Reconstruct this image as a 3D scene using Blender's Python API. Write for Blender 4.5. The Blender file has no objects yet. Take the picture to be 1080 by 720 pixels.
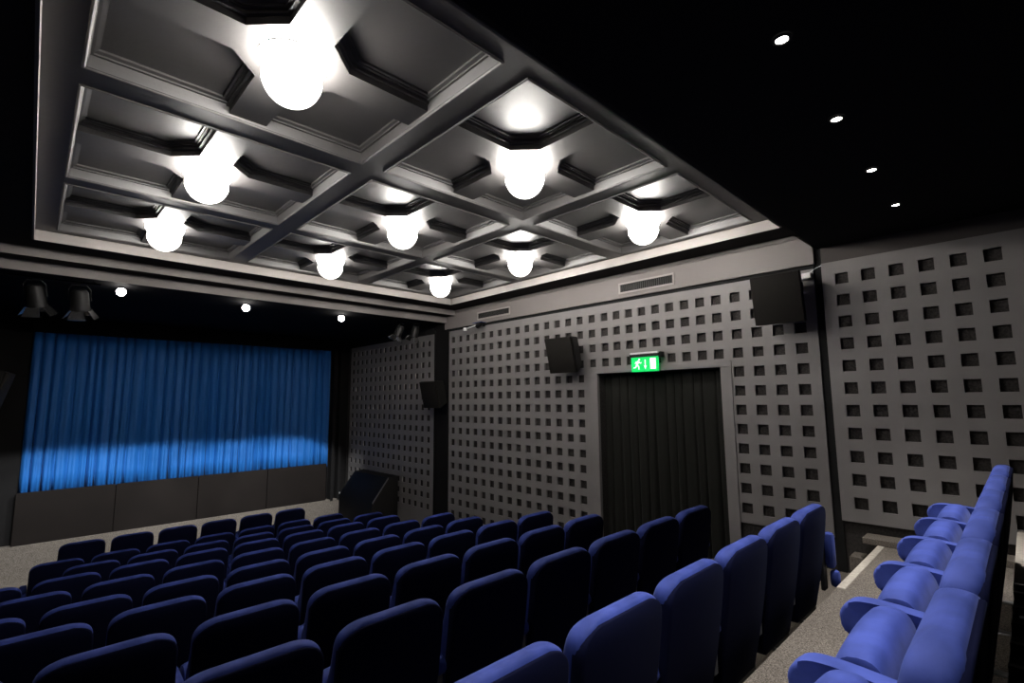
import bpy, bmesh, math, random
from mathutils import Vector, Matrix
random.seed(7)
C = bpy.context.scene.collection
PI = math.pi

# ------------------------------------------------------------------ helpers
def mat(name, base, rough=.5, spec=.5, metal=0, emis=None, estr=0, noise=None, bump=None, sheen=0, stretch=None, sheen_tint=None, coat=0):
    m = bpy.data.materials.new(name); m.use_nodes = True
    nt = m.node_tree; b = nt.nodes['Principled BSDF']
    b.inputs['Base Color'].default_value = (*base, 1)
    b.inputs['Roughness'].default_value = rough
    b.inputs['Specular IOR Level'].default_value = spec
    b.inputs['Metallic'].default_value = metal
    if sheen:
        b.inputs['Sheen Weight'].default_value = sheen
        b.inputs['Sheen Roughness'].default_value = .4
        b.inputs['Sheen Tint'].default_value = (*(sheen_tint or (1, 1, 1)), 1)
    if coat:
        b.inputs['Coat Weight'].default_value = coat
    if emis:
        b.inputs['Emission Color'].default_value = (*emis, 1)
        b.inputs['Emission Strength'].default_value = estr
    tc = nt.nodes.new('ShaderNodeTexCoord'); mp = nt.nodes.new('ShaderNodeMapping')
    nt.links.new(tc.outputs['Object'], mp.inputs[0])
    if stretch: mp.inputs['Scale'].default_value = stretch
    if noise:   # (scale, lo colour, hi colour, lo pos, hi pos)
        n = nt.nodes.new('ShaderNodeTexNoise'); n.inputs['Scale'].default_value = noise[0]; n.inputs['Detail'].default_value = 6
        r = nt.nodes.new('ShaderNodeValToRGB')
        r.color_ramp.elements[0].color = (*noise[1], 1); r.color_ramp.elements[1].color = (*noise[2], 1)
        r.color_ramp.elements[0].position = noise[3]; r.color_ramp.elements[1].position = noise[4]
        nt.links.new(mp.outputs[0], n.inputs['Vector']); nt.links.new(n.outputs['Fac'], r.inputs[0])
        nt.links.new(r.outputs[0], b.inputs['Base Color'])
    if bump:    # (scale, strength, distance)
        n = nt.nodes.new('ShaderNodeTexNoise'); n.inputs['Scale'].default_value = bump[0]; n.inputs['Detail'].default_value = 5
        bp = nt.nodes.new('ShaderNodeBump'); bp.inputs['Strength'].default_value = bump[1]; bp.inputs['Distance'].default_value = bump[2]
        nt.links.new(mp.outputs[0], n.inputs['Vector']); nt.links.new(n.outputs['Fac'], bp.inputs['Height'])
        nt.links.new(bp.outputs[0], b.inputs['Normal'])
    return m

M = {}
M['coffer'] = mat('satin_charcoal_paint', (.037, .0345, .034), .52, 1.0, bump=(16, .35, .004), stretch=(1, 1, 1))
M['shaded_soffit'] = mat('soffit_shade_tone', (.016, .0145, .014), .85, .12)  # shade of the undersides put into the colour, darker than the coffers
M['drop_face'] = mat('drop_face_lit_tone', (.30, .275, .26), .55, .3)  # lamp light on the vertical faces put into a paler colour
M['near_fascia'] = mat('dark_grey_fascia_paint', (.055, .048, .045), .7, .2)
M['black_ceiling'] = mat('matt_black_paint', (.006, .006, .007), .9, .1)
M['dark_wall'] = mat('dark_wall_paint', (.007, .0065, .0065), .85, .12, bump=(40, .1, .002))
M['void'] = mat('matt_black_lining', (.012, .012, .012), .95, .1)
M['lining'] = mat('dark_felt_lining', (.055, .05, .048), .95, .1, noise=(60, (.024, .022, .021), (.042, .038, .036), .35, .65))
M['panel'] = mat('grey_panel_paint', (.20, .19, .185), .55, .3, noise=(3, (.146, .138, .134), (.168, .159, .155), .3, .7), bump=(120, .05, .001))
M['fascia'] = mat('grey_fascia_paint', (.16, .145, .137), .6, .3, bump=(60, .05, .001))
M['stage_board'] = mat('dark_brown_board', (.008, .006, .0053), .7, .1, noise=(2, (.0068, .0052, .0045), (.0095, .0073, .0063), .3, .7))
M['floor'] = mat('speckled_terrazzo', (.1, .09, .08), .75, .2, noise=(190, (.04, .034, .028), (.19, .165, .14), .38, .64), bump=(110, .2, .002))
M['nosing'] = mat('pale_stone_nosing', (.36, .33, .28), .7, .2, noise=(40, (.28, .255, .22), (.42, .38, .32), .3, .7))
M['velvet'] = mat('blue_velvet', (.024, .04, .2), .75, .2, noise=(7, (.013, .025, .13), (.036, .057, .255), .32, .68), bump=(220, .15, .001), sheen=.12, sheen_tint=(.42, .5, 1))
M['backfab'] = mat('blue_rear_fabric_shade_tone', (.003, .004, .017), .9, .05, bump=(260, .15, .001), sheen=.008, sheen_tint=(.4, .5, 1))  # shade on the unlit seat rears put into a much darker blue
M['seat_metal'] = mat('grey_painted_steel', (.10, .10, .10), .5, .5)
M['seat_plastic'] = mat('black_plastic', (.01, .01, .012), .5, .4)
M['curtain'] = mat('blue_satin_curtain', (.009, .10, .34), .6, .3, sheen=.06, sheen_tint=(.4, .6, 1), bump=(150, .08, .001))
M['drape'] = mat('black_drape', (.011, .011, .0095), .9, .1, sheen=.03, bump=(150, .1, .001))
M['speaker'] = mat('black_speaker_vinyl', (.008, .0075, .007), .6, .2, bump=(200, .2, .001))
M['grille'] = mat('dark_speaker_grille_cloth', (.009, .008, .007), .8, .1, bump=(300, .3, .001))
M['metal_black'] = mat('black_enamelled_metal', (.006, .006, .006), .5, .25)
M['aluminium'] = mat('brushed_aluminium', (.75, .75, .75), .25, .5, metal=1)
M['white_plastic'] = mat('pale_grey_plastic', (.5, .5, .5), .4, .5)
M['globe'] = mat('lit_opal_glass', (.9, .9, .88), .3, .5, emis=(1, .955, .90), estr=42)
nt = M['globe'].node_tree; b_ = nt.nodes['Principled BSDF']      # opal globe: emission graded, bottom dimmed so less light goes down
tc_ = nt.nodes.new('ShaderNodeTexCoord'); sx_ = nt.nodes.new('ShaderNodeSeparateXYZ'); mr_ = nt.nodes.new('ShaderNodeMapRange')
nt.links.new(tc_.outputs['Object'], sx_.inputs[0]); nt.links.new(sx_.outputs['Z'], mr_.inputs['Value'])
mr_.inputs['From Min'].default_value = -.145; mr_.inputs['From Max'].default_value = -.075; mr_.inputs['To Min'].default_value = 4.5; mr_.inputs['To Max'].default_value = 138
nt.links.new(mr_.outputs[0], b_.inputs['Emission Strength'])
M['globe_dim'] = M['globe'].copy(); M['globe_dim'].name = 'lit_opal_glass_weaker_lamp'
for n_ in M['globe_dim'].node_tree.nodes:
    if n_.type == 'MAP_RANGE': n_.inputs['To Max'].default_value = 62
M['disc'] = mat('lit_lamp_lens', (.9, .9, .9), .3, .5, emis=(1, .94, .88), estr=25)
M['disc_dim'] = mat('faintly_lit_spotlight_lens', (.8, .8, .8), .2, .5, emis=(1, .95, .9), estr=9)
M['blue_gel'] = mat('deep_blue_gel', (.02, .06, .25), .2, .5)
M['green'] = mat('lit_green_sign_face', (.0, .5, .1), .4, .3, emis=(.0, .50, .09), estr=.85)
M['signwhite'] = mat('lit_white_sign_symbol', (.8, .9, .8), .4, .3, emis=(.62, 1, .68), estr=.9)
M['vent_frame'] = mat('vent_frame_paint', (.26, .24, .225), .5, .3)
M['vent_slat'] = mat('vent_slat_paint', (.03, .028, .027), .5, .3)
M['slat'] = mat('dark_grille_slats', (.02, .014, .013), .4, .5)

def obj(name, bm, m, parent=None, smooth=False, loc=None):
    me = bpy.data.meshes.new(name)
    bmesh.ops.recalc_face_normals(bm, faces=bm.faces)
    bm.to_mesh(me); bm.free(); me.materials.append(m)
    if smooth:
        for p in me.polygons: p.use_smooth = True
        if smooth != 'all':
            me.set_sharp_from_angle(angle=math.radians(38))
    o = bpy.data.objects.new(name, me); C.objects.link(o)
    if parent is not None: o.parent = parent
    if loc is not None: o.location = loc
    return o
def tag(o, label, cat, group=None, kind=None):
    o['label'] = label; o['category'] = cat
    if group: o['group'] = group
    if kind: o['kind'] = kind
    return o
def thing(name, label, cat, loc=(0, 0, 0), rot=(0, 0, 0), group=None):
    o = bpy.data.objects.new(name, None); C.objects.link(o)
    o.empty_display_size = .1
    o.location = loc; o.rotation_euler = rot
    return tag(o, label, cat, group)
def struct(name, bm, m, smooth=False):
    o = obj(name, bm, m, None, smooth); o['kind'] = 'structure'; return o
def NB(): return bmesh.new()
def box(bm, x0, x1, y0, y1, z0, z1, bev=0, mx=None):
    vs = [bm.verts.new(Vector((x, y, z))) for x in (x0, x1) for y in (y0, y1) for z in (z0, z1)]
    fs = [bm.faces.new([vs[i] for i in f]) for f in ((0, 1, 3, 2), (4, 6, 7, 5), (0, 4, 5, 1), (2, 3, 7, 6), (0, 2, 6, 4), (1, 5, 7, 3))]
    if bev:
        es = list({e for f in fs for e in f.edges})
        r = bmesh.ops.bevel(bm, geom=es, offset=bev, segments=2, affect='EDGES', profile=.5)
        vs = list({v for f in r['faces'] for v in f.verts} | {v for v in vs if v.is_valid})
    if mx is not None:
        for v in vs: v.co = mx @ v.co
    return vs
def prism(bm, pts, axis, a, b, bev=0, seg=2, mx=None):
    """closed polygon pts (2D) extruded along axis 'x','y','z' from a to b"""
    def P(p, t):
        if axis == 'x': return Vector((t, p[0], p[1]))
        if axis == 'y': return Vector((p[0], t, p[1]))
        return Vector((p[0], p[1], t))
    A = [bm.verts.new(P(p, a)) for p in pts]; B = [bm.verts.new(P(p, b)) for p in pts]
    n = len(pts); fs = [bm.faces.new(A), bm.faces.new(B[::-1])]
    for i in range(n): fs.append(bm.faces.new((A[i], B[i], B[(i + 1) % n], A[(i + 1) % n])))
    vs = A + B
    if bev:
        es = list({e for f in fs[:2] for e in f.edges})
        r = bmesh.ops.bevel(bm, geom=es, offset=bev, segments=seg, affect='EDGES', profile=.5)
        vs = list({v for f in r['faces'] for v in f.verts} | {v for v in vs if v.is_valid})
    if mx is not None:
        for v in vs: v.co = mx @ v.co
    return vs
def lathe(bm, prof, n=24, cx=0, cy=0, mx=None, cap0=False, cap1=False):
    """prof = [(r,z)...]"""
    rings = []
    for r, z in prof:
        rings.append([bm.verts.new(Vector((cx + r * math.cos(2 * PI * k / n), cy + r * math.sin(2 * PI * k / n), z))) for k in range(n)])
    for a, b in zip(rings, rings[1:]):
        for k in range(n): bm.faces.new((a[k], a[(k + 1) % n], b[(k + 1) % n], b[k]))
    if cap0: bm.faces.new(rings[0])
    if cap1: bm.faces.new(rings[-1][::-1])
    if mx is not None:
        for r in rings:
            for v in r: v.co = mx @ v.co
    return rings
def tube(bm, pts, r, n=8):
    pts = [Vector(p) for p in pts]; rings = []
    for i, p in enumerate(pts):
        d = (pts[min(i + 1, len(pts) - 1)] - pts[max(i - 1, 0)]).normalized()
        q = d.to_track_quat('Z', 'Y')
        rings.append([bm.verts.new(p + q @ Vector((r * math.cos(2 * PI * k / n), r * math.sin(2 * PI * k / n), 0))) for k in range(n)])
    for a, b in zip(rings, rings[1:]):
        for k in range(n): bm.faces.new((a[k], a[(k + 1) % n], b[(k + 1) % n], b[k]))
    bm.faces.new(rings[0]); bm.faces.new(rings[-1][::-1])
def quad(bm, *ps):
    bm.faces.new([bm.verts.new(Vector(p)) for p in ps])

# ------------------------------------------------------------------ main dimensions (metres, eye height = 0)
DX = 5.367          # right wall face
LX = -.56           # left wall
YF = 11.17          # stage wall
YB = -1.6           # wall behind the viewer
ZS = 1.60           # soffit round the coffered field
ZB = 1.70           # underside of coffer beams
ZP = 1.80           # coffer panels
OX0, OX1, OY0, OY1 = -.09, 4.967, 1.481, 6.6
CXS = [.074, 1.588, 1.784, 3.234, 3.416, 4.877]
CYS = [1.703, 3.176, 3.384, 4.866, 5.046, 6.471]
# rows: (key, x of first right corner, index range, y of back top, z of back top)
ROWS = [('A', -.185, 2, 7, 9.065, -1.854), ('B', .085, 1, 7, 8.128, -1.848), ('C', -.216, 2, 8, 7.258, -1.735),
        ('D', .085, 0, 7, 6.364, -1.602), ('E', -.18, 1, 8, 5.465, -1.477), ('F', .098, 0, 7, 4.575, -1.343),
        ('G', -.19, 1, 8, 3.704, -1.193), ('H', .033, 0, 7, 2.803, -1.036), ('I', -.221, 2, 8, 1.92, -.877),
        ('J', .14, 2, 7, 1.027, -.713), ('K', 1.0, 0, 6, .10, -.405)]
SH = .85            # height of a seat back above its floor

# ------------------------------------------------------------------ floor
prof = []           # (y, z) from the stage to the back
zf = [r[5] - SH for r in ROWS]
ys = [r[4] for r in ROWS]
prof.append((YF + .1, zf[0])); 
for k in range(len(ROWS) - 1):
    if k == 0:
        continue
    e = ys[k] + .62 if k < 9 else ys[k] + .60
    prof.append((e, zf[k - 1])); prof.append((e, zf[k]))
prof.append((.98, zf[9])); prof.append((.98, -1.24)); prof.append((.137, -1.24)); prof.append((.137, -1.0)); prof.append((YB - .1, -1.0))
bm = NB()
for (y0, z0), (y1, z1) in zip(prof, prof[1:]):
    if abs(y0 - y1) < 1e-6 and abs(z0 - z1) < 1e-6: continue
    quad(bm, (LX - .1, y0, z0), (DX + .6, y0, z0), (DX + .6, y1, z1), (LX - .1, y1, z1))
bmesh.ops.remove_doubles(bm, verts=bm.verts, dist=1e-5)
struct('floor', bm, M['floor'])
bm = NB(); box(bm, 3.9, 5.20, .935, .985, -1.27, -1.236, .004); struct('trim_1', bm, M['nosing'])
bm = NB(); box(bm, 3.75, 5.30, .08, .142, -1.03, -.995, .004); struct('trim_2', bm, M['nosing'])
# plinth under the near wall panel and a small block at its foot
bm = NB(); box(bm, 5.20, DX + .1, .14, 1.09, -1.24, -1.19, .004); box(bm, 5.22, DX + .1, 1.10, 1.20, zf[9], -1.37, .006); struct('baseboard_right', bm, M['floor'])
# stage plinth
bm = NB(); box(bm, LX, DX, 10.97, YF + .1, -2.75, -2.165, .004); struct('baseboard_front', bm, M['floor'])

# ------------------------------------------------------------------ walls
bm = NB(); box(bm, LX - .2, LX, YB - .1, YF + .2, -2.9, 2.1)
for k in range(60):
    y = -1.4 + k * .21; box(bm, LX - .01, LX + .012, y, y + .12, -2.8, 1.6)
struct('wall_left', bm, M['dark_wall'])
bm = NB(); box(bm, LX - .2, DX + .8, YB - .2, YB, -2.9, 2.1); struct('wall_back', bm, M['dark_wall'])
bm = NB()           # right wall: dark backing behind the perforated panels, opening at the door
WX = DX + .036
box(bm, WX, WX + .2, YB, 2.29, -2.9, 2.1); box(bm, WX, WX + .2, 3.92, YF + .2, -2.9, 2.1); box(bm, WX, WX + .2, 2.29, 3.92, .335, 2.1)
struct('wall_right', bm, M['lining'])
bm = NB()           # black corridor behind the exit drape
box(bm, WX + .5, WX + .55, 2.0, 4.2, -2.9, .6); box(bm, WX + .2, WX + .5, 2.2, 2.29, -2.9, .4); box(bm, WX + .2, WX + .5, 3.92, 4.0, -2.9, .4); box(bm, WX + .2, WX + .5, 2.2, 4.0, .335, .4)
struct('door_1', bm, M['void'])
bm = NB()           # stage wall: five brown boards below the curtain, black surround
xs_ = [LX, -.05, 1.19, 2.43, 3.675, 4.93, DX + .1]
box(bm, -.05, 4.87, 11.04, YF + .02, -2.18, -1.40)
for a, b in zip(xs_[1:5], xs_[2:6]): box(bm, a * .988 + .006, b * .988 - .006, 11.0, 11.04, -2.185, -1.372, .003)
struct('trim_3', bm, M['stage_board'])
bm = NB(); box(bm, LX - .1, DX + .3, YF, YF + .15, -2.9, 1.9)
box(bm, LX, -.05, YF - .04, YF, -2.2, 1.4); box(bm, 4.935, DX, YF - .04, YF, -2.2, 1.4); box(bm, -.05, 4.935, YF - .16, YF, 1.165, 1.4)
box(bm, 4.96, 5.02, YF - .20, YF - .04, -2.2, 1.4); box(bm, 5.12, 5.18, YF - .20, YF - .04, -2.2, 1.4)
struct('wall_front', bm, M['dark_wall'])

# ------------------------------------------------------------------ perforated panels
HH = .0525
def perforated(name, label, ycent, zcent, y0, y1, z0, z1, cut=None, thick=.022):
    """board in the plane x=DX, square holes centred at ycent x zcent; cut=(ya,yb,ztop) door notch, list of seam y"""
    bm = NB()
    yy = sorted(set([y0, y1] + [c + s * HH for c in ycent for s in (-1, 1)] + ([cut[0], cut[1]] if cut else [])))
    zz = sorted(set([z0, z1] + [c + s * HH for c in zcent for s in (-1, 1)] + ([cut[2]] if cut else [])))
    V = {}
    def v(i, j, d):
        if (i, j, d) not in V: V[(i, j, d)] = bm.verts.new((DX + (thick if d else 0), yy[i], zz[j]))
        return V[(i, j, d)]
    def solid(i, j):
        if i < 0 or j < 0 or i >= len(yy) - 1 or j >= len(zz) - 1: return False
        y = (yy[i] + yy[i + 1]) / 2; z = (zz[j] + zz[j + 1]) / 2
        if cut and cut[0] < y < cut[1] and z < cut[2]: return False
        if cut and len(cut) > 3 and y < cut[0] and z < cut[3]: return False
        return not (any(abs(y - c) < HH * .99 for c in ycent) and any(abs(z - c) < HH * .99 for c in zcent) and not blocked(y, z))
    def blocked(y, z):
        return bool(cut) and ((cut[0] - .14 < y < cut[1] + .14 and z < cut[2] + .09))
    for i in range(len(yy) - 1):
        for j in range(len(zz) - 1):
            if not solid(i, j): continue
            bm.faces.new((v(i, j, 0), v(i, j + 1, 0), v(i + 1, j + 1, 0), v(i + 1, j, 0)))
            for di, dj, a, b in ((-1, 0, (i, j), (i, j + 1)), (1, 0, (i + 1, j), (i + 1, j + 1)), (0, -1, (i, j), (i + 1, j)), (0, 1, (i, j + 1), (i + 1, j + 1))):
                if not solid(i + di, j + dj):
                    bm.faces.new((v(*a, 0), v(*b, 0), v(*b, 1), v(*a, 1)))
    me_o = obj(name, bm, M['panel'])
    return tag(me_o, label, 'wall panel')
PZ = [1.079 - .2 * j for j in range(16)]
near_y = [1.107 - .2038 * i for i in range(6)]
perforated('perforated_wall_panel', 'grey perforated wall panel nearest the viewer, right of the dark vertical gap', near_y, [1.107 - .2048 * j for j in range(11)], -.32, 1.265, -1.105, 1.275)
main_y = [7.41 * .2 + .2038 * k for k in range(5)]
c24 = main_y[-1]; c16 = 7.41 * .2 + 12 * .2038 - .138
main_y += [c24 + (c16 - c24) * q / 8 for q in range(1, 9)] + [c16 + .2038 * q for q in range(1, 17)]
perforated('perforated_wall_panel', 'large grey perforated wall panel surrounding the curtained exit doorway', main_y, PZ, 1.335, 7.17, -2.45, 1.24, cut=(2.29, 3.92, .335, -1.27))
far_y = [7.80 + .2038 * i for i in range(16)]
perforated('perforated_wall_panel', 'grey perforated wall panel beside the stage, beyond the dark pilaster', far_y, PZ, 7.63, 10.98, -2.7, 1.24)
# door casing
bm = NB()
box(bm, DX - .012, DX + .01, 2.17, 2.288, -1.9, .335, .003); box(bm, DX - .012, DX + .01, 3.922, 4.03, -2.2, .335, .003)
box(bm, DX - .012, DX + .01, 2.17, 4.03, .337, .405, .003)
box(bm, DX, DX + .24, 2.27, 2.288, -2.2, .335); box(bm, DX, DX + .24, 3.922, 3.94, -2.2, .335); box(bm, DX, DX + .24, 2.27, 3.94, .337, .352)
struct('trim_4', bm, M['panel'])
# dark slot between near and main panel
bm = NB(); box(bm, DX + .02, DX + .06, 1.262, 1.338, -1.9, 1.6); struct('trim_5', bm, M['void'])
# dark pilaster
bm = NB(); box(bm, DX + .002, DX + .04, 7.172, 7.628, -2.7, 1.40); box(bm, DX - .012, DX + .02, 7.19, 7.22, -2.7, 1.3); box(bm, DX - .012, DX + .02, 7.58, 7.61, -2.7, 1.3)
struct('trim_6', bm, M['dark_wall'])
# upper fascia on the right wall (above the main panel), end cut on a slant
bm = NB()
prism(bm, [(1.318, 1.285), (7.28, 1.285), (7.28, ZS), (1.47, ZS), (1.318, 1.445)], 'x', DX - .02, DX + .06)
prism(bm, [(1.43, 1.555), (7.28, 1.555), (7.28, ZS), (1.47, ZS)], 'x', DX - .032, DX - .02)
struct('trim_7', bm, M['fascia'])
bm = NB(); box(bm, DX + .01, DX + .06, 1.33, 7.3, 1.24, 1.285); box(bm, DX - .001, DX + .06, 7.63, 11.1, 1.24, 1.45); struct('trim_8', bm, M['void'])
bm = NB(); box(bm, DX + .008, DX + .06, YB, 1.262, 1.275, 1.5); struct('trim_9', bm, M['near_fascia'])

# ------------------------------------------------------------------ coffered ceiling
def rectring(bm, a, b):
    """a,b = (x0,x1,y0,y1,z)"""
    def cs(r): return [bm.verts.new((x, y, r[4])) for x, y in ((r[0], r[2]), (r[1], r[2]), (r[1], r[3]), (r[0], r[3]))]
    A, B = cs(a), cs(b)
    for k in range(4): bm.faces.new((A[k], A[(k + 1) % 4], B[(k + 1) % 4], B[k]))
bm = NB()
gx = [OX0] + CXS + [OX1]; gy = [OY0] + CYS + [OY1]
for i in range(7):
    for j in range(7):
        if i % 2 and j % 2: continue
        quad(bm, (gx[i], gy[j], ZB), (gx[i + 1], gy[j], ZB), (gx[i + 1], gy[j + 1], ZB), (gx[i], gy[j + 1], ZB))
for i in range(3):
    for j in range(3):
        x0, x1, y0, y1 = CXS[2 * i], CXS[2 * i + 1], CYS[2 * j], CYS[2 * j + 1]
        seq = [(-.014, ZB), (-.012, ZB - .005), (-.008, ZB - .0085), (-.004, ZB - .0085), (0, ZB - .005), (.002, ZB), (.006, ZB + .003), (.014, ZB + .066), (.026, ZB + .068), (.026, ZB + .078), (.044, ZB + .086), (.044, ZP - .002), (.05, ZP)]
        for (d0, z0), (d1, z1) in zip(seq, seq[1:]):
            rectring(bm, (x0 + d0, x1 - d0, y0 + d0, y1 - d0, z0), (x0 + d1, x1 - d1, y0 + d1, y1 - d1, z1))
        d = .05
        quad(bm, (x0 + d, y0 + d, ZP), (x1 - d, y0 + d, ZP), (x1 - d, y1 - d, ZP), (x0 + d, y1 - d, ZP))
# drop faces and soffit
bm_d = NB(); rectring(bm_d, (OX0, OX1, OY0, OY1, ZB), (OX0, OX1, OY0, OY1, ZS - .004)); struct('trim_30', bm_d, M['drop_face'])
rectring(bm, (OX0, OX1, OY0, OY1, ZS - .004), (OX0 - .015, OX1 + .015, OY0 - .015, OY1 + .015, ZS - .004))
rectring(bm, (OX0 - .015, OX1 + .015, OY0 - .015, OY1 + .015, ZS - .004), (OX0 - .015, OX1 + .015, OY0 - .015, OY1 + .015, ZS + .004))
bm_s = NB(); rectring(bm_s, (OX0 - .015, OX1 + .015, OY0 - .015, OY1 + .015, ZS + .004), (LX, DX + .1, 1.27, 6.98, ZS + .004)); struct('trim_31', bm_s, M['shaded_soffit'])
struct('ceiling', bm, M['coffer'])
# stepped bulkhead over the stage edge
bm = NB()
box(bm, LX, DX - .02, 6.975, 6.99, 1.508, 1.75); box(bm, LX, DX - .02, 7.225, 7.24, 1.398, 1.52)
struct('trim_10', bm, M['fascia'])
bm = NB(); box(bm, LX, DX - .02, 6.99, 7.30, 1.512, 1.75); box(bm, LX, DX - .02, 7.24, 7.30, 1.402, 1.515); struct('trim_32', bm, M['shaded_soffit'])
# crosses in the coffers
def cross_poly(cx, cy, b, a, x0, x1, y0, y1):
    return [(x1, cy - b), (x1, cy + b), (cx + a, cy + b), (cx + b, cy + a), (cx + b, y1), (cx - b, y1), (cx - b, cy + a), (cx - a, cy + b),
            (x0, cy + b), (x0, cy - b), (cx - a, cy - b), (cx - b, cy - a), (cx - b, y0), (cx + b, y0), (cx + b, cy - a), (cx + a, cy - b)]
LAMPS = []; n_tr = 11
for i in range(3):
    for j in range(3):
        x0, x1, y0, y1 = CXS[2 * i], CXS[2 * i + 1], CYS[2 * j], CYS[2 * j + 1]
        cx, cy = (x0 + x1) / 2, (y0 + y1) / 2
        bm = NB()
        e = .012
        for b, a, za, zb in ((.105, .25, 1.716, 1.755), (.122, .262, 1.755, 1.765), (.118, .258, 1.765, 1.778), (.135, .275, 1.778, 1.787), (.15, .29, 1.787, 1.8)):
            prism(bm, cross_poly(cx, cy, b, a, x0 + e, x1 - e, y0 + e, y1 - e), 'z', za, zb)
        struct('trim_%d' % n_tr, bm, M['coffer']); n_tr += 1
        LAMPS.append((i, j, cx, cy))
# rear flat black ceiling and stage ceiling
bm = NB(); box(bm, LX - .1, DX + .3, YB - .1, 1.285, 1.43, 1.9); struct('ceiling', bm, M['black_ceiling'])
bm = NB(); box(bm, LX - .1, DX + .3, 7.28, YF + .1, 1.415, 1.9); struct('ceiling', bm, M['black_ceiling'])
bm = NB(); box(bm, LX - .1, DX + .3, 1.2, 7.4, 1.85, 2.05); struct('ceiling', bm, M['black_ceiling'])

# ------------------------------------------------------------------ globe lamps
RW = ['nearest', 'middle', 'farthest']; CL = ['left-hand', 'central', 'right-hand']
def make_globe_lamp():
    t = thing('ceiling_globe_lamp', '', 'ceiling lamp')
    bm = NB(); lathe(bm, [(.165, 0), (.165, -.006), (.150, -.006), (.150, 0)], 32); obj('mounting_ring', bm, M['white_plastic'], t, True)
    bm = NB(); p = [(.160, -.004), (.158, -.022), (.146, -.045), (.137, -.065)]
    for k in range(0, 11):
        a = .10 + k / 10 * (PI / 2 - .10)
        p.append((.142 * math.cos(a) + .0002, -.095 - .142 * math.sin(a)))
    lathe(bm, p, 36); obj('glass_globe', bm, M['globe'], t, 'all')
    return t
def copy_tree(o, parent=None):
    c = o.copy(); C.objects.link(c)
    if parent is not None: c.parent = parent
    for ch in list(o.children): copy_tree(ch, c)
    return c
proto = make_globe_lamp()
proto_dim = copy_tree(proto)
for ch in proto_dim.children:
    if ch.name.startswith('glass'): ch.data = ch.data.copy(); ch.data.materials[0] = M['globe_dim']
used_dim = False
for n, (i, j, cx, cy) in enumerate(LAMPS):
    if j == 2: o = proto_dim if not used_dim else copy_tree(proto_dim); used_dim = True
    else: o = proto if n == 0 else copy_tree(proto)
    o.location = (cx, cy, 1.717)
    o['label'] = 'glowing opal globe lamp in the %s %s coffer of the ceiling' % (RW[j], CL[i])
    o['group'] = 'globe lamps in the ceiling coffers'

# ------------------------------------------------------------------ downlights
def spot(loc, target, energy, size, blend, col=(1, .95, .88), r=.04, parent=None):
    l = bpy.data.lights.new('spot', 'SPOT'); l.energy = energy; l.spot_size = size; l.spot_blend = blend; l.color = col; l.shadow_soft_size = r
    o = bpy.data.objects.new('spot_light', l); C.objects.link(o); o.location = loc
    o.rotation_euler = (Vector(target) - Vector(loc)).to_track_quat('-Z', 'Y').to_euler(); return o
def make_downlight():
    t = thing('downlight', '', 'downlight')
    bm = NB(); lathe(bm, [(.036, -.001), (.036, -.006), (.025, -.008), (.023, -.003)], 24); obj('bezel', bm, M['metal_black'], t, True)
    bm = NB(); lathe(bm, [(.0005, -.005), (.023, -.005)], 24); obj('lens', bm, M['disc'], t)
    return t
dproto = make_downlight(); nd = 0
nm = ['nearest', 'second nearest', 'third nearest', 'farthest']
for k, x in enumerate((2.06, 2.885, 3.72, 4.55)):
    o = dproto if nd == 0 else copy_tree(dproto); nd += 1
    o.location = (x, .555, 1.43); o['group'] = 'downlights in the flat black ceiling'
    o['label'] = 'small bright downlight in the flat black ceiling, %s of the four to the viewer' % nm[k]
    spot((x, .555, 1.418), (x, .62, 0), 240, math.radians(56), .95, (1, .97, .95), .03)
def make_bulb_lamp():
    t = thing('stage_lamp', '', 'lamp')
    bm = NB(); lathe(bm, [(.028, 0), (.028, -.02), (.022, -.026), (.0005, -.026)], 20); obj('socket', bm, M['metal_black'], t, True)
    bm = NB(); lathe(bm, [(.020, -.02)] + [(.05 * math.sin(.35 + a * (PI - .36) / 12), -.066 + .05 * math.cos(.35 + a * (PI - .36) / 12)) for a in range(13)], 24); obj('bulb', bm, M['disc'], t, 'all')
    return t
bproto = make_bulb_lamp()
spot((1.22, .555, 1.418), (1.22, .62, 0), 240, math.radians(56), .95, (1, .97, .95), .03)
for k, (x, y) in enumerate(((.70, 7.56), (2.135, 7.70), (3.56, 7.68))):
    o = bproto if k == 0 else copy_tree(bproto); o.location = (x, y, 1.415); o['group'] = 'round lamps over the stage front'
    o['label'] = 'small glowing round lamp over the stage front, %s of three' % ('leftmost', 'middle', 'rightmost')[k]
    q = spot((x, y, 1.29), (x, YF, -1.95), 760, math.radians(27), .35, (.96, .98, 1), .05); q.scale = (3.2 if k < 2 else 2.2, 1, 1)

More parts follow.
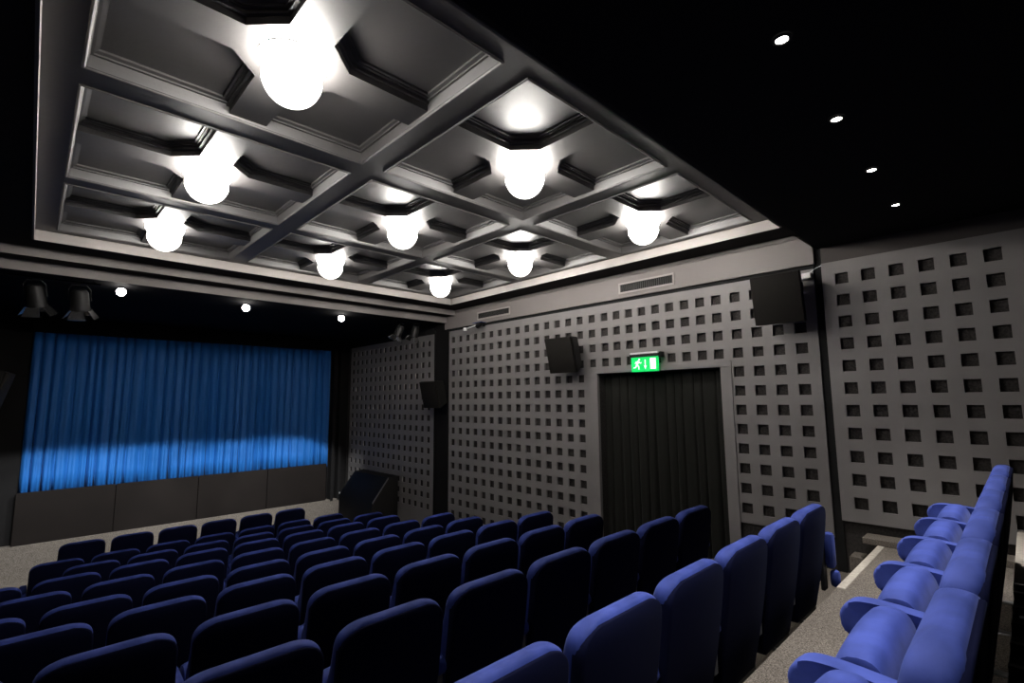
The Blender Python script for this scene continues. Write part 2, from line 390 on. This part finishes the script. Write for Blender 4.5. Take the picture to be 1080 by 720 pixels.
# ------------------------------------------------------------------ seats
def rrect_ring(bm, cx, cy, z, w, t, r, n=5):
    """rounded rectangle ring in the xy plane, w wide, t deep, radius r"""
    r = min(r, w / 2 - 1e-4, t / 2 - 1e-4); out = []
    for qx, qy, a0 in ((1, 1, 0), (-1, 1, PI / 2), (-1, -1, PI), (1, -1, 1.5 * PI)):
        for k in range(n):
            a = a0 + k / (n - 1) * PI / 2
            out.append(bm.verts.new((cx + qx * (w / 2 - r) + r * math.cos(a), cy + qy * (t / 2 - r) + r * math.sin(a), z)))
    return out
def loft(bm, rings):
    for a, b in zip(rings, rings[1:]):
        n = len(a)
        for k in range(n): bm.faces.new((a[k], a[(k + 1) % n], b[(k + 1) % n], b[k]))
    bm.faces.new(rings[0][::-1]); bm.faces.new(rings[-1])
def lerp(tab, z):
    for (z0, *a), (z1, *b) in zip(tab, tab[1:]):
        if z <= z1:
            f = (z - z0) / (z1 - z0); f = max(0, f)
            return [p + (q - p) * f for p, q in zip(a, b)]
    return list(tab[-1][1:])
def corner_w(z, top, rc, w):
    """width of a board with rounded top corners of radius rc"""
    if z <= top - rc: return w
    d = z - (top - rc)
    return w - 2 * (rc - math.sqrt(max(0, rc * rc - d * d)))
def back_w(z, top, w):
    if z < .48: return w * (1 - .17 * ((.48 - z) / .31) ** 1.5)
    d = z - (top - .095)
    if d <= 0: return w
    f = min(1, d / .095)
    return w * (1 - .62 * (1 - (1 - f ** 2.6) ** (1 / 2.6)) if f < 1 else .38)
def seat_meshes():
    out = []
    # pad with headrest and lumbar swell: z, rear y, front y
    T = [(.26, .085, .185), (.36, .068, .188), (.46, .052, .186), (.54, .040, .176), (.60, .032, .158), (.66, .023, .128), (.72, .016, .108), (.77, .010, .098), (.81, .007, .088), (.85, .004, .07)]
    bm = NB(); rings = []
    zs = [.26, .30, .36, .42, .48, .54, .60, .65, .70, .74, .765, .785, .80, .812, .822, .830, .837, .843, .847, .85]
    for z in zs:
        ry, fy = lerp(T, z)
        w = back_w(z, .85, .486)
        d = z - (.85 - .03); sh = 0
        if d > 0: sh = .03 - math.sqrt(max(0, .03 ** 2 - d * d))
        t = (fy - ry) - 1.7 * sh
        rings.append(rrect_ring(bm, 0, (fy + ry) / 2, z, max(w, .05), max(t, .012), .03, 5))
    loft(bm, rings); out.append(('backrest', bm, 'velvet', 'all'))
    # rear shell panel, wrapped round the pad sides to darken them like shade
    bm = NB(); rings = []
    for z in [.17, .20, .30, .40, .50, .60, .70, .74, .76, .775, .79, .80, .81, .818, .825, .830, .834]:
        ry = lerp([(.17, .10), (.26, .085), (.46, .052), (.68, .020), (.85, .004)], z)[0]
        rings.append(rrect_ring(bm, 0, ry + .020, z, max(back_w(z, .838, .4875), .1), .058, .012, 3))
    loft(bm, rings); out.append(('rear_panel', bm, 'backfab', 'all'))
    # tipped-up seat cushion, crowned across its width
    pts = [(.235, .35), (.230, .42), (.234, .49), (.246, .540), (.262, .566), (.285, .576), (.325, .572), (.350, .552), (.372, .505), (.380, .45), (.375, .39), (.355, .345), (.31, .325), (.26, .325)]
    pts = smooth(pts, 2); bm = NB(); rings = []; n = 17
    for k in range(n):
        u = -1 + 2 * k / (n - 1); x = .234 * math.sin(u * PI / 2); q = 1 - abs(u) ** 8 * .10
        c = 1 - u * u; line = []
        for y, z in pts:
            up = max(0, (z - .45) / .126)
            yy, zz = .27 + (y - .30) * (.94 + .06 * min(1, 8 * (1 - abs(u)))), .44 + (z - .45) * (.95 + .05 * min(1, 8 * (1 - abs(u))))
            line.append(bm.verts.new((x, yy + .012 * c * (y - .235) / .145, zz + .024 * c * up)))
        rings.append(line)
    loft(bm, rings); out.append(('seat_cushion', bm, 'velvet', True))
    return out
def smooth(pts, k=3):
    out = []; n = len(pts)
    for i in range(n):
        p0, p1, p2, p3 = pts[i - 1], pts[i], pts[(i + 1) % n], pts[(i + 2) % n]
        for q in range(k):
            t = q / k
            out.append(tuple(.5 * (2 * b + (c - a) * t + (2 * a - 5 * b + 4 * c - d) * t * t + (3 * b - a - 3 * c + d) * t ** 3) for a, b, c, d in zip(p0, p1, p2, p3)))
    return out
def arm_bm(x):
    pts = [(.07, .534), (.14, .548), (.26, .560), (.34, .562), (.385, .553), (.415, .530), (.428, .496), (.418, .460), (.398, .434), (.365, .422), (.32, .424), (.20, .450), (.07, .475)]
    bm = NB(); prism(bm, smooth(pts), 'x', x - .030, x + .030, bev=.012, seg=3); return bm
def leg_bm(x):
    bm = NB(); box(bm, x - .013, x + .013, .12, .33, .02, .45, .004); box(bm, x - .029, x + .029, .05, .40, 0, .022, .004)
    box(bm, x - .02, x + .02, .08, .16, .30, .50, .004); return bm
def make_seat(right_end):
    t = thing('cinema_seat', '', 'seat')
    for name, bm, m, sm in seat_meshes(): obj(name, bm, M[m], t, sm)
    for x in ([-.275, .275] if right_end else [-.275]):
        obj('armrest', arm_bm(x), M['velvet'], t, True)
        obj('leg', leg_bm(x), M['seat_metal'], t)
    # tip-up hinge bar under the cushion
    bm = NB(); box(bm, -.242, .242, .27, .33, .285, .33, .005); obj('hinge_bar', bm, M['seat_plastic'], t)
    return t
sA = make_seat(False); sB = make_seat(True); usedA = usedB = False
ordn = ['front row', 'second row from the stage', 'third row from the stage', 'fourth row from the stage', 'fifth row from the stage', 'sixth row from the stage', 'fifth row counted back from the viewer', 'fourth row counted back from the viewer', 'third row in front of the viewer', 'second row in front of the viewer', 'row']
ROWNAME = {'A': 'front row nearest the stage', 'B': 'second row from the stage', 'C': 'third row from the stage', 'D': 'fourth row from the stage',
           'E': 'fifth row from the stage', 'F': 'sixth row from the stage', 'G': 'seventh row from the stage', 'H': 'eighth row from the stage',
           'I': 'ninth row from the stage', 'J': 'tenth row from the stage', 'K': 'brightly lit raised back row'}
CNT = ['first', 'second', 'third', 'fourth', 'fifth', 'sixth', 'seventh', 'eighth', 'ninth']
for key, x0, i0, i1, y, z in ROWS:
    for i in range(i0, i1 + 1):
        last = i == i1
        if last:
            o = sB if not usedB else copy_tree(sB); usedB = True
        else:
            o = sA if not usedA else copy_tree(sA); usedA = True
        jit = random.Random(hash((key, i)) & 0xffff if False else (ord(key) * 31 + i))
        o.location = (x0 + i * .55 - .25, y, z - SH)
        o['group'] = 'blue velvet cinema seats'
        k = i1 - i
        pos = 'right-hand end seat' if k == 0 else '%s seat from the right-hand end' % CNT[k]
        o['label'] = 'blue %s of the %s' % (pos, ROWNAME[key])
        if key == 'J' and last:
            bm = NB(); box(bm, .288, .362, -.01, .05, .395, .632, .024); obj('aisle_pad', bm, M['velvet'], o, True)
            bm = NB(); box(bm, .300, .358, -.03, .03, .272, .385, .024); obj('aisle_pad_tip', bm, M['velvet'], o, True)
            bm = NB(); box(bm, .262, .34, .05, .075, .25, .60, .006); obj('aisle_bracket', bm, M['seat_plastic'], o)

# ------------------------------------------------------------------ stage curtain
def drape(name, x_is, a, b, c, z0, z1, nf, amp, m, seed, label, cat, top_gather=.6):
    """folded cloth; runs from a to b along x (x_is='x') or y, at depth c"""
    rnd = random.Random(seed); bm = NB()
    n = nf * 12; ph = []; s = 0
    wid = [rnd.uniform(.7, 1.3) for _ in range(nf)]; tot = sum(wid)
    am = [rnd.uniform(.65, 1.2) for _ in range(nf)]
    bounds = [0]
    for w in wid: bounds.append(bounds[-1] + w / tot)
    rows = 9; grid = []
    for r in range(rows):
        fz = r / (rows - 1); z = z1 + (z0 - z1) * fz; line = []
        for k in range(nf):
            for q in range(12):
                u = bounds[k] + (bounds[k + 1] - bounds[k]) * q / 12
                p = q / 12
                prof_ = 1 - abs(math.sin(PI * p)) ** .32         # narrow valleys, broad crests
                d = amp * am[k] * (top_gather + (1 - top_gather) * fz) * (prof_ + .12 * math.sin(2 * PI * p * 2 + k) * fz)
                sw = .012 * math.sin(fz * 2.2 + k * 1.7) * fz
                pos = a + (b - a) * u + sw * (.3 if k in (0, nf - 1) else 1)
                line.append((pos, d, z))
        line.append((b, 0, z)); grid.append(line)
    vs = []
    for line in grid:
        vs.append([bm.verts.new((p, c + d, z) if x_is == 'x' else (c + d, p, z)) for p, d, z in line])
    for r0, r1 in zip(vs, vs[1:]):
        for k in range(len(r0) - 1): bm.faces.new((r0[k], r0[k + 1], r1[k + 1], r1[k]))
    bmesh.ops.recalc_face_normals(bm, faces=bm.faces)
    o = obj(name, bm, m, None, 'all')
    md = o.modifiers.new('thickness', 'SOLIDIFY'); md.thickness = .004
    return tag(o, label, cat)
drape('stage_curtain', 'x', -.034, 4.92, YF - .085, -1.45, 1.20, 34, .11, M['curtain'], 3, 'wide closed blue pleated curtain across the stage opening', 'curtain')
drape('door_curtain', 'y', 2.30, 3.905, DX + .13, -2.2, .325, 13, .09, M['drape'], 8, 'black floor-length drape hanging in the side exit doorway', 'curtain', .35)

# ------------------------------------------------------------------ loudspeakers on the walls
def make_speaker():
    t = thing('wall_speaker', '', 'loudspeaker')
    bm = NB()       # front faces -x (local), wedge cabinet
    prism(bm, [(-.215, -.235), (.215, -.235), (.215, .235), (-.215, .235)], 'x', -.13, -.10, bev=.012)
    obj('grille', bm, M['grille'], t, True)
    bm = NB()
    A = [(-.10, y, z) for y, z in ((-.225, -.24), (.225, -.24), (.225, .24), (-.225, .24))]
    B = [(.13, y, z) for y, z in ((-.15, -.20), (.15, -.20), (.15, .20), (-.15, .20))]
    va = [bm.verts.new(p) for p in A]; vb = [bm.verts.new(p) for p in B]
    bm.faces.new(va); bm.faces.new(vb[::-1])
    for k in range(4): bm.faces.new((va[k], va[(k + 1) % 4], vb[(k + 1) % 4], vb[k]))
    bmesh.ops.bevel(bm, geom=list(bm.edges), offset=.008, segments=2, affect='EDGES')
    obj('cabinet', bm, M['speaker'], t, True)
    bm = NB(); box(bm, .12, .22, -.03, .03, -.05, .05, .004); box(bm, .205, .222, -.07, .07, -.10, .10, .004)
    obj('bracket', bm, M['metal_black'], t)
    return t
sp = make_speaker()
def place_speaker(o, loc, tilt, yaw, label):
    o.location = loc; o.rotation_euler = (0, tilt, yaw); o['label'] = label; o['group'] = 'wall loudspeakers'
place_speaker(sp, (5.135, 1.575, .955), math.radians(-12), math.radians(3), 'black loudspeaker high on the right wall, nearest the viewer beside the dark gap')
place_speaker(copy_tree(sp), (5.135, 4.27, .61), math.radians(-14), math.radians(3), 'black loudspeaker on the perforated panel left of the green exit sign')
place_speaker(copy_tree(sp), (5.135, 7.28, .13), math.radians(-14), math.radians(3), 'black loudspeaker on the dark pilaster near the stage')
place_speaker(copy_tree(sp), (-.33, 7.30, .12), math.radians(-14), math.radians(180 - 6), 'black loudspeaker on the left wall, cut by the edge of the picture')
bm = NB(); box(bm, DX - .06, DX - .005, 1.345, 1.425, 1.14, 1.20, .008)
tag(obj('junction_box', bm, M['white_plastic']), 'small pale grey box behind the nearest wall loudspeaker', 'junction box')
bm = NB(); tube(bm, [(DX - .03, 1.36, 1.20), (DX - .03, 1.30, 1.235), (DX - .03, 1.255, 1.25)], .004)
tag(obj('cable', bm, M['white_plastic']), 'thin cable crossing from the pale box to the near panel', 'cable')

# ------------------------------------------------------------------ floor loudspeaker by the stage
t = thing('stage_speaker', 'large dark sloping speaker cabinet on the floor in the right corner by the stage', 'loudspeaker', (5.03, 9.4, zf[0]))
bm = NB(); prism(bm, [(-.28, 0), (-.28, .80), (.05, 1.235), (.27, 1.25), (.27, 0)], 'y', -.70, .70, bev=.012); obj('cabinet', bm, M['speaker'], t, True)
bm = NB(); prism(bm, [(-.284, .82), (-.276, .79), (.046, 1.215), (.052, 1.243), (.036, 1.238)], 'y', -.712, -.700); obj('lit_edge_strip', bm, M['seat_metal'], t)  # grey strip stands in for light catching the cabinet's near edge
t2 = bm = NB(); lathe(bm, [(.0005, .02), (.018, .016), (.02, 0), (.0005, 0)], 12, mx=Matrix.Translation((-.28, .66, .83)) @ Matrix.Rotation(-PI / 2, 4, 'Y')); obj('indicator_light', bm, M['white_plastic'], t, True)

# ------------------------------------------------------------------ exit sign
t = thing('exit_sign', 'green illuminated running-man exit sign above the curtained doorway', 'sign', (DX - .09, 3.155, .43))
bm = NB(); box(bm, -.022, .022, -.19, .20, .075, .108, .004); obj('housing', bm, M['metal_black'], t)
bm = NB(); box(bm, -.024, .024, -.19, .19, .108, .130, .006); obj('top_cover', bm, M['white_plastic'], t)
bm = NB(); box(bm, 0.0, .09, -.21, -.17, .06, .125, .004); obj('wall_bracket', bm, M['metal_black'], t)
bm = NB(); box(bm, -.006, .006, -.182, .185, -.105, .072, .001); obj('sign_face', bm, M['green'], t)
# picture plane: local +y runs to the picture's left
def sg(u, v): return (.17 - u, -.095 + v)     # u from left edge, v from bottom
def poly(bm, pts, x0=-.010, x1=-.0055): prism(bm, [sg(*p) for p in pts], 'x', x0, x1)
def limb(bm, p, q, w):
    dx, dy = q[0] - p[0], q[1] - p[1]; l = math.hypot(dx, dy); nx, ny = -dy / l * w / 2, dx / l * w / 2
    poly(bm, [(p[0] + nx, p[1] + ny), (q[0] + nx, q[1] + ny), (q[0] - nx, q[1] - ny), (p[0] - nx, p[1] - ny)])
bm = NB()
poly(bm, [(.098 + .012 * math.cos(a * PI / 5), .138 + .012 * math.sin(a * PI / 5)) for a in range(10)])
limb(bm, (.088, .122), (.062, .072), .024); limb(bm, (.086, .118), (.056, .112), .010); limb(bm, (.056, .114), (.040, .090), .010)
limb(bm, (.090, .116), (.112, .092), .010); limb(bm, (.112, .094), (.128, .102), .010)
limb(bm, (.064, .074), (.090, .052), .015); limb(bm, (.090, .054), (.090, .016), .013)
limb(bm, (.060, .074), (.044, .042), .015); limb(bm, (.046, .044), (.016, .040), .013)
obj('running_figure', bm, M['signwhite'], t)
bm = NB(); limb(bm, (.178, .135), (.178, .055), .011); poly(bm, [(.160, .062), (.196, .062), (.178, .018)]); obj('arrow', bm, M['signwhite'], t)
bm = NB(); poly(bm, [(.245, .018), (.318, .018), (.318, .148), (.245, .148)]); obj('door_symbol', bm, M['signwhite'], t)

# ------------------------------------------------------------------ air vents
def vent(y0, y1, z0, z1, ns, label, horiz=False):
    t = thing('air_vent', label, 'vent', (DX - .02, (y0 + y1) / 2, (z0 + z1) / 2), group='vents in the right wall fascia')
    w, h = (y1 - y0) / 2, (z1 - z0) / 2; f = .022
    bm = NB(); box(bm, -.014, .004, -w, w, h - f, h, .002); box(bm, -.014, .004, -w, w, -h, -h + f, .002); box(bm, -.014, .004, -w, -w + f, -h + f, h - f, .002); box(bm, -.014, .004, w - f, w, -h + f, h - f, .002)
    obj('frame', bm, M['vent_frame'], t)
    bm = NB(); box(bm, -.002, .0, -w + f, w - f, -h + f, h - f); obj('backing', bm, M['void'], t)
    for k in range(ns):
        bm = NB()
        if horiz:
            z = -h + f + (2 * h - 2 * f) * (k + .5) / ns; box(bm, -.010, -.003, -w + f, w - f, z - .003, z + .003)
        else:
            y = -w + f + (2 * w - 2 * f) * (k + .5) / ns; box(bm, -.010, -.003, y - .004, y + .004, -h + f, h - f)
        obj('slat', bm, M['vent_slat'], t)
vent(2.76, 3.53, 1.335, 1.475, 26, 'long slatted air vent in the fascia above the exit doorway')
vent(5.55, 6.35, 1.345, 1.475, 6, 'dim air vent in the fascia near the stage end', True)

# ------------------------------------------------------------------ theatre spotlights
def make_spotlight():
    t = thing('stage_spotlight', '', 'spotlight')       # beam along local -z, origin at the yoke pivot
    bm = NB(); lathe(bm, [(.0005, .10), (.045, .095), (.062, .07), (.066, -.06), (.072, -.075), (.072, -.09), (.060, -.09), (.058, -.07)], 20); obj('housing', bm, M['metal_black'], t, True)
    bm = NB(); lathe(bm, [(.0005, -.072), (.058, -.074)], 20); obj('lens', bm, M['disc_dim'], t)
    bm = NB(); tube(bm, [(-.078, 0, 0), (-.078, 0, .10), (-.05, 0, .135), (.05, 0, .135), (.078, 0, .10), (.078, 0, 0)], .006, 6); obj('yoke', bm, M['metal_black'], t)
    for k in range(4):
        mx = Matrix.Rotation(k * PI / 2, 4, 'Z') @ Matrix.Translation((.066, 0, -.088)) @ Matrix.Rotation(math.radians(-32), 4, 'Y')
        bm = NB(); A = [(-.0015, -.045, 0), (-.0015, .045, 0), (-.0015, .062, -.085), (-.0015, -.062, -.085)]
        va = [bm.verts.new(mx @ Vector(p)) for p in A]; vb = [bm.verts.new(mx @ (Vector(p) + Vector((.003, 0, 0)))) for p in A]
        bm.faces.new(va); bm.faces.new(vb[::-1])
        for q in range(4): bm.faces.new((va[q], va[(q + 1) % 4], vb[(q + 1) % 4], vb[q]))
        obj('barn_door', bm, M['aluminium'], t)
    return t
stp = make_spotlight()
def place_spotlight(o, loc, target, label, group):
    o.location = loc; sc_ = 1.3 if 'left end' in label else 1.05; o.scale = (sc_, sc_, sc_); o.rotation_euler = (Vector(target) - Vector(loc)).to_track_quat('-Z', 'Y').to_euler(); o['label'] = label; o['group'] = group
place_spotlight(stp, (-.04, 7.50, 1.185), (.35, 8.3, -1), 'left of the two stage spotlights hanging above the left end of the stage', 'stage spotlights')
place_spotlight(copy_tree(stp), (.33, 7.50, 1.185), (.6, 8.3, -1), 'right of the two stage spotlights hanging above the left end of the stage', 'stage spotlights')
place_spotlight(copy_tree(stp), (4.50, 7.45, 1.20), (4.0, 8.3, -.8), 'left of the two stage spotlights above the right end of the stage', 'stage spotlights')
place_spotlight(copy_tree(stp), (4.82, 7.45, 1.22), (4.6, 8.3, -1), 'right of the two stage spotlights above the right end of the stage', 'stage spotlights')
bm = NB(); tube(bm, [(-.5, 7.50, 1.392), (.5, 7.50, 1.392)], .012)
for x in (-.45, .45): tube(bm, [(x, 7.50, 1.385), (x, 7.50, 1.42)], .010)
tag(obj('lighting_bar', bm, M['metal_black']), 'black pipe holding the two left stage spotlights', 'lighting bar')
bm = NB(); tube(bm, [(4.4, 7.45, 1.395), (4.95, 7.45, 1.395)], .012)
for x in (4.45, 4.9): tube(bm, [(x, 7.45, 1.395), (x, 7.45, 1.42)], .010)
tag(obj('lighting_bar', bm, M['metal_black']), 'black pipe holding the two right stage spotlights', 'lighting bar')
# small wall spotlight with a blue gel
t = thing('wall_spotlight', 'small spotlight with a blue gel on the upper right wall near the stage', 'spotlight', (DX - .12, 6.2, 1.235))
bm = NB(); lathe(bm, [(.0005, .10), (.03, .095), (.04, .06), (.04, -.05), (.03, -.05)], 16, mx=Matrix.Rotation(math.radians(75), 4, 'X') @ Matrix.Rotation(math.radians(-10), 4, 'Y')); obj('housing', bm, M['metal_black'], t, True)
bm = NB(); box(bm, -.06, .06, -.12, .10, .035, .040, .001); obj('gel_sheet', bm, M['blue_gel'], t)
bm = NB(); lathe(bm, [(.0005, -.03), (.03, -.028), (.038, 0), (.03, .02), (.0005, .02)], 14, mx=Matrix.Translation((-.02, .34, -.03))); tube(bm, [(-.01, .08, 0), (-.02, .33, -.03)], .012); obj('lamp_head', bm, M['white_plastic'], t, True)
bm = NB(); box(bm, .02, .12, -.02, .02, -.01, .06, .003); obj('bracket', bm, M['metal_black'], t)

# ------------------------------------------------------------------ grille at the edge of the rear platform
t = thing('floor_grille', 'black slatted metal grille on the rear platform edge behind the raised back row', 'grille', (2.3, .0, -1.0))
bm = NB(); box(bm, -1.5, 1.40, -.25, .136, 0, .012, .002); obj('base_plate', bm, M['metal_black'], t)
for k in range(12):
    x = -1.4 + k * .24; bm = NB(); box(bm, x, x + .03, -.25, .135, .012, .045, .003); obj('slat', bm, M['slat'], t)
bm = NB(); box(bm, 1.37, 1.40, -.25, .135, .012, .05, .003); obj('edge_frame', bm, M['aluminium'], t)

# ------------------------------------------------------------------ stage lighting
for x, tx in ((.13, .3), (4.55, 4.1)):
    q = spot((x, 7.62, 1.16), (tx, YF, -1.95), 400, math.radians(26), .35, (.96, .98, 1), .05); q.scale = (2.2 if x < 1 else 1.3, 1, 1)

# ------------------------------------------------------------------ world and camera
w = bpy.data.worlds.new('world'); bpy.context.scene.world = w; w.use_nodes = True
w.node_tree.nodes['Background'].inputs[0].default_value = (.5, .5, .6, 1); w.node_tree.nodes['Background'].inputs[1].default_value = .0
yaw, pitch, roll, f = .769582907533877, .11769317375923045, -.008549694365799127, 522.1986
fw = Vector((math.sin(yaw) * math.cos(pitch), math.cos(yaw) * math.cos(pitch), math.sin(pitch)))
r = Vector((math.cos(yaw), -math.sin(yaw), 0)); up = r.cross(fw)
r2 = math.cos(roll) * r + math.sin(roll) * up; u2 = -math.sin(roll) * r + math.cos(roll) * up
cam = bpy.data.cameras.new('camera'); cam.sensor_width = 36; cam.lens = f * 36 / 1080; cam.clip_start = .02; cam.clip_end = 100
co = bpy.data.objects.new('camera', cam); C.objects.link(co)
co.matrix_world = Matrix(((r2.x, u2.x, -fw.x, 0), (r2.y, u2.y, -fw.y, 0), (r2.z, u2.z, -fw.z, 0), (0, 0, 0, 1)))
sc = bpy.context.scene; sc.camera = co
sc.view_settings.view_transform = 'Standard'; sc.view_settings.look = 'None'; sc.view_settings.exposure = 0; sc.view_settings.gamma = 1
sc.view_settings.use_curve_mapping = False
sc.cycles.max_bounces = 6; sc.cycles.use_denoising = True
sc.cycles.sample_clamp_indirect = 4
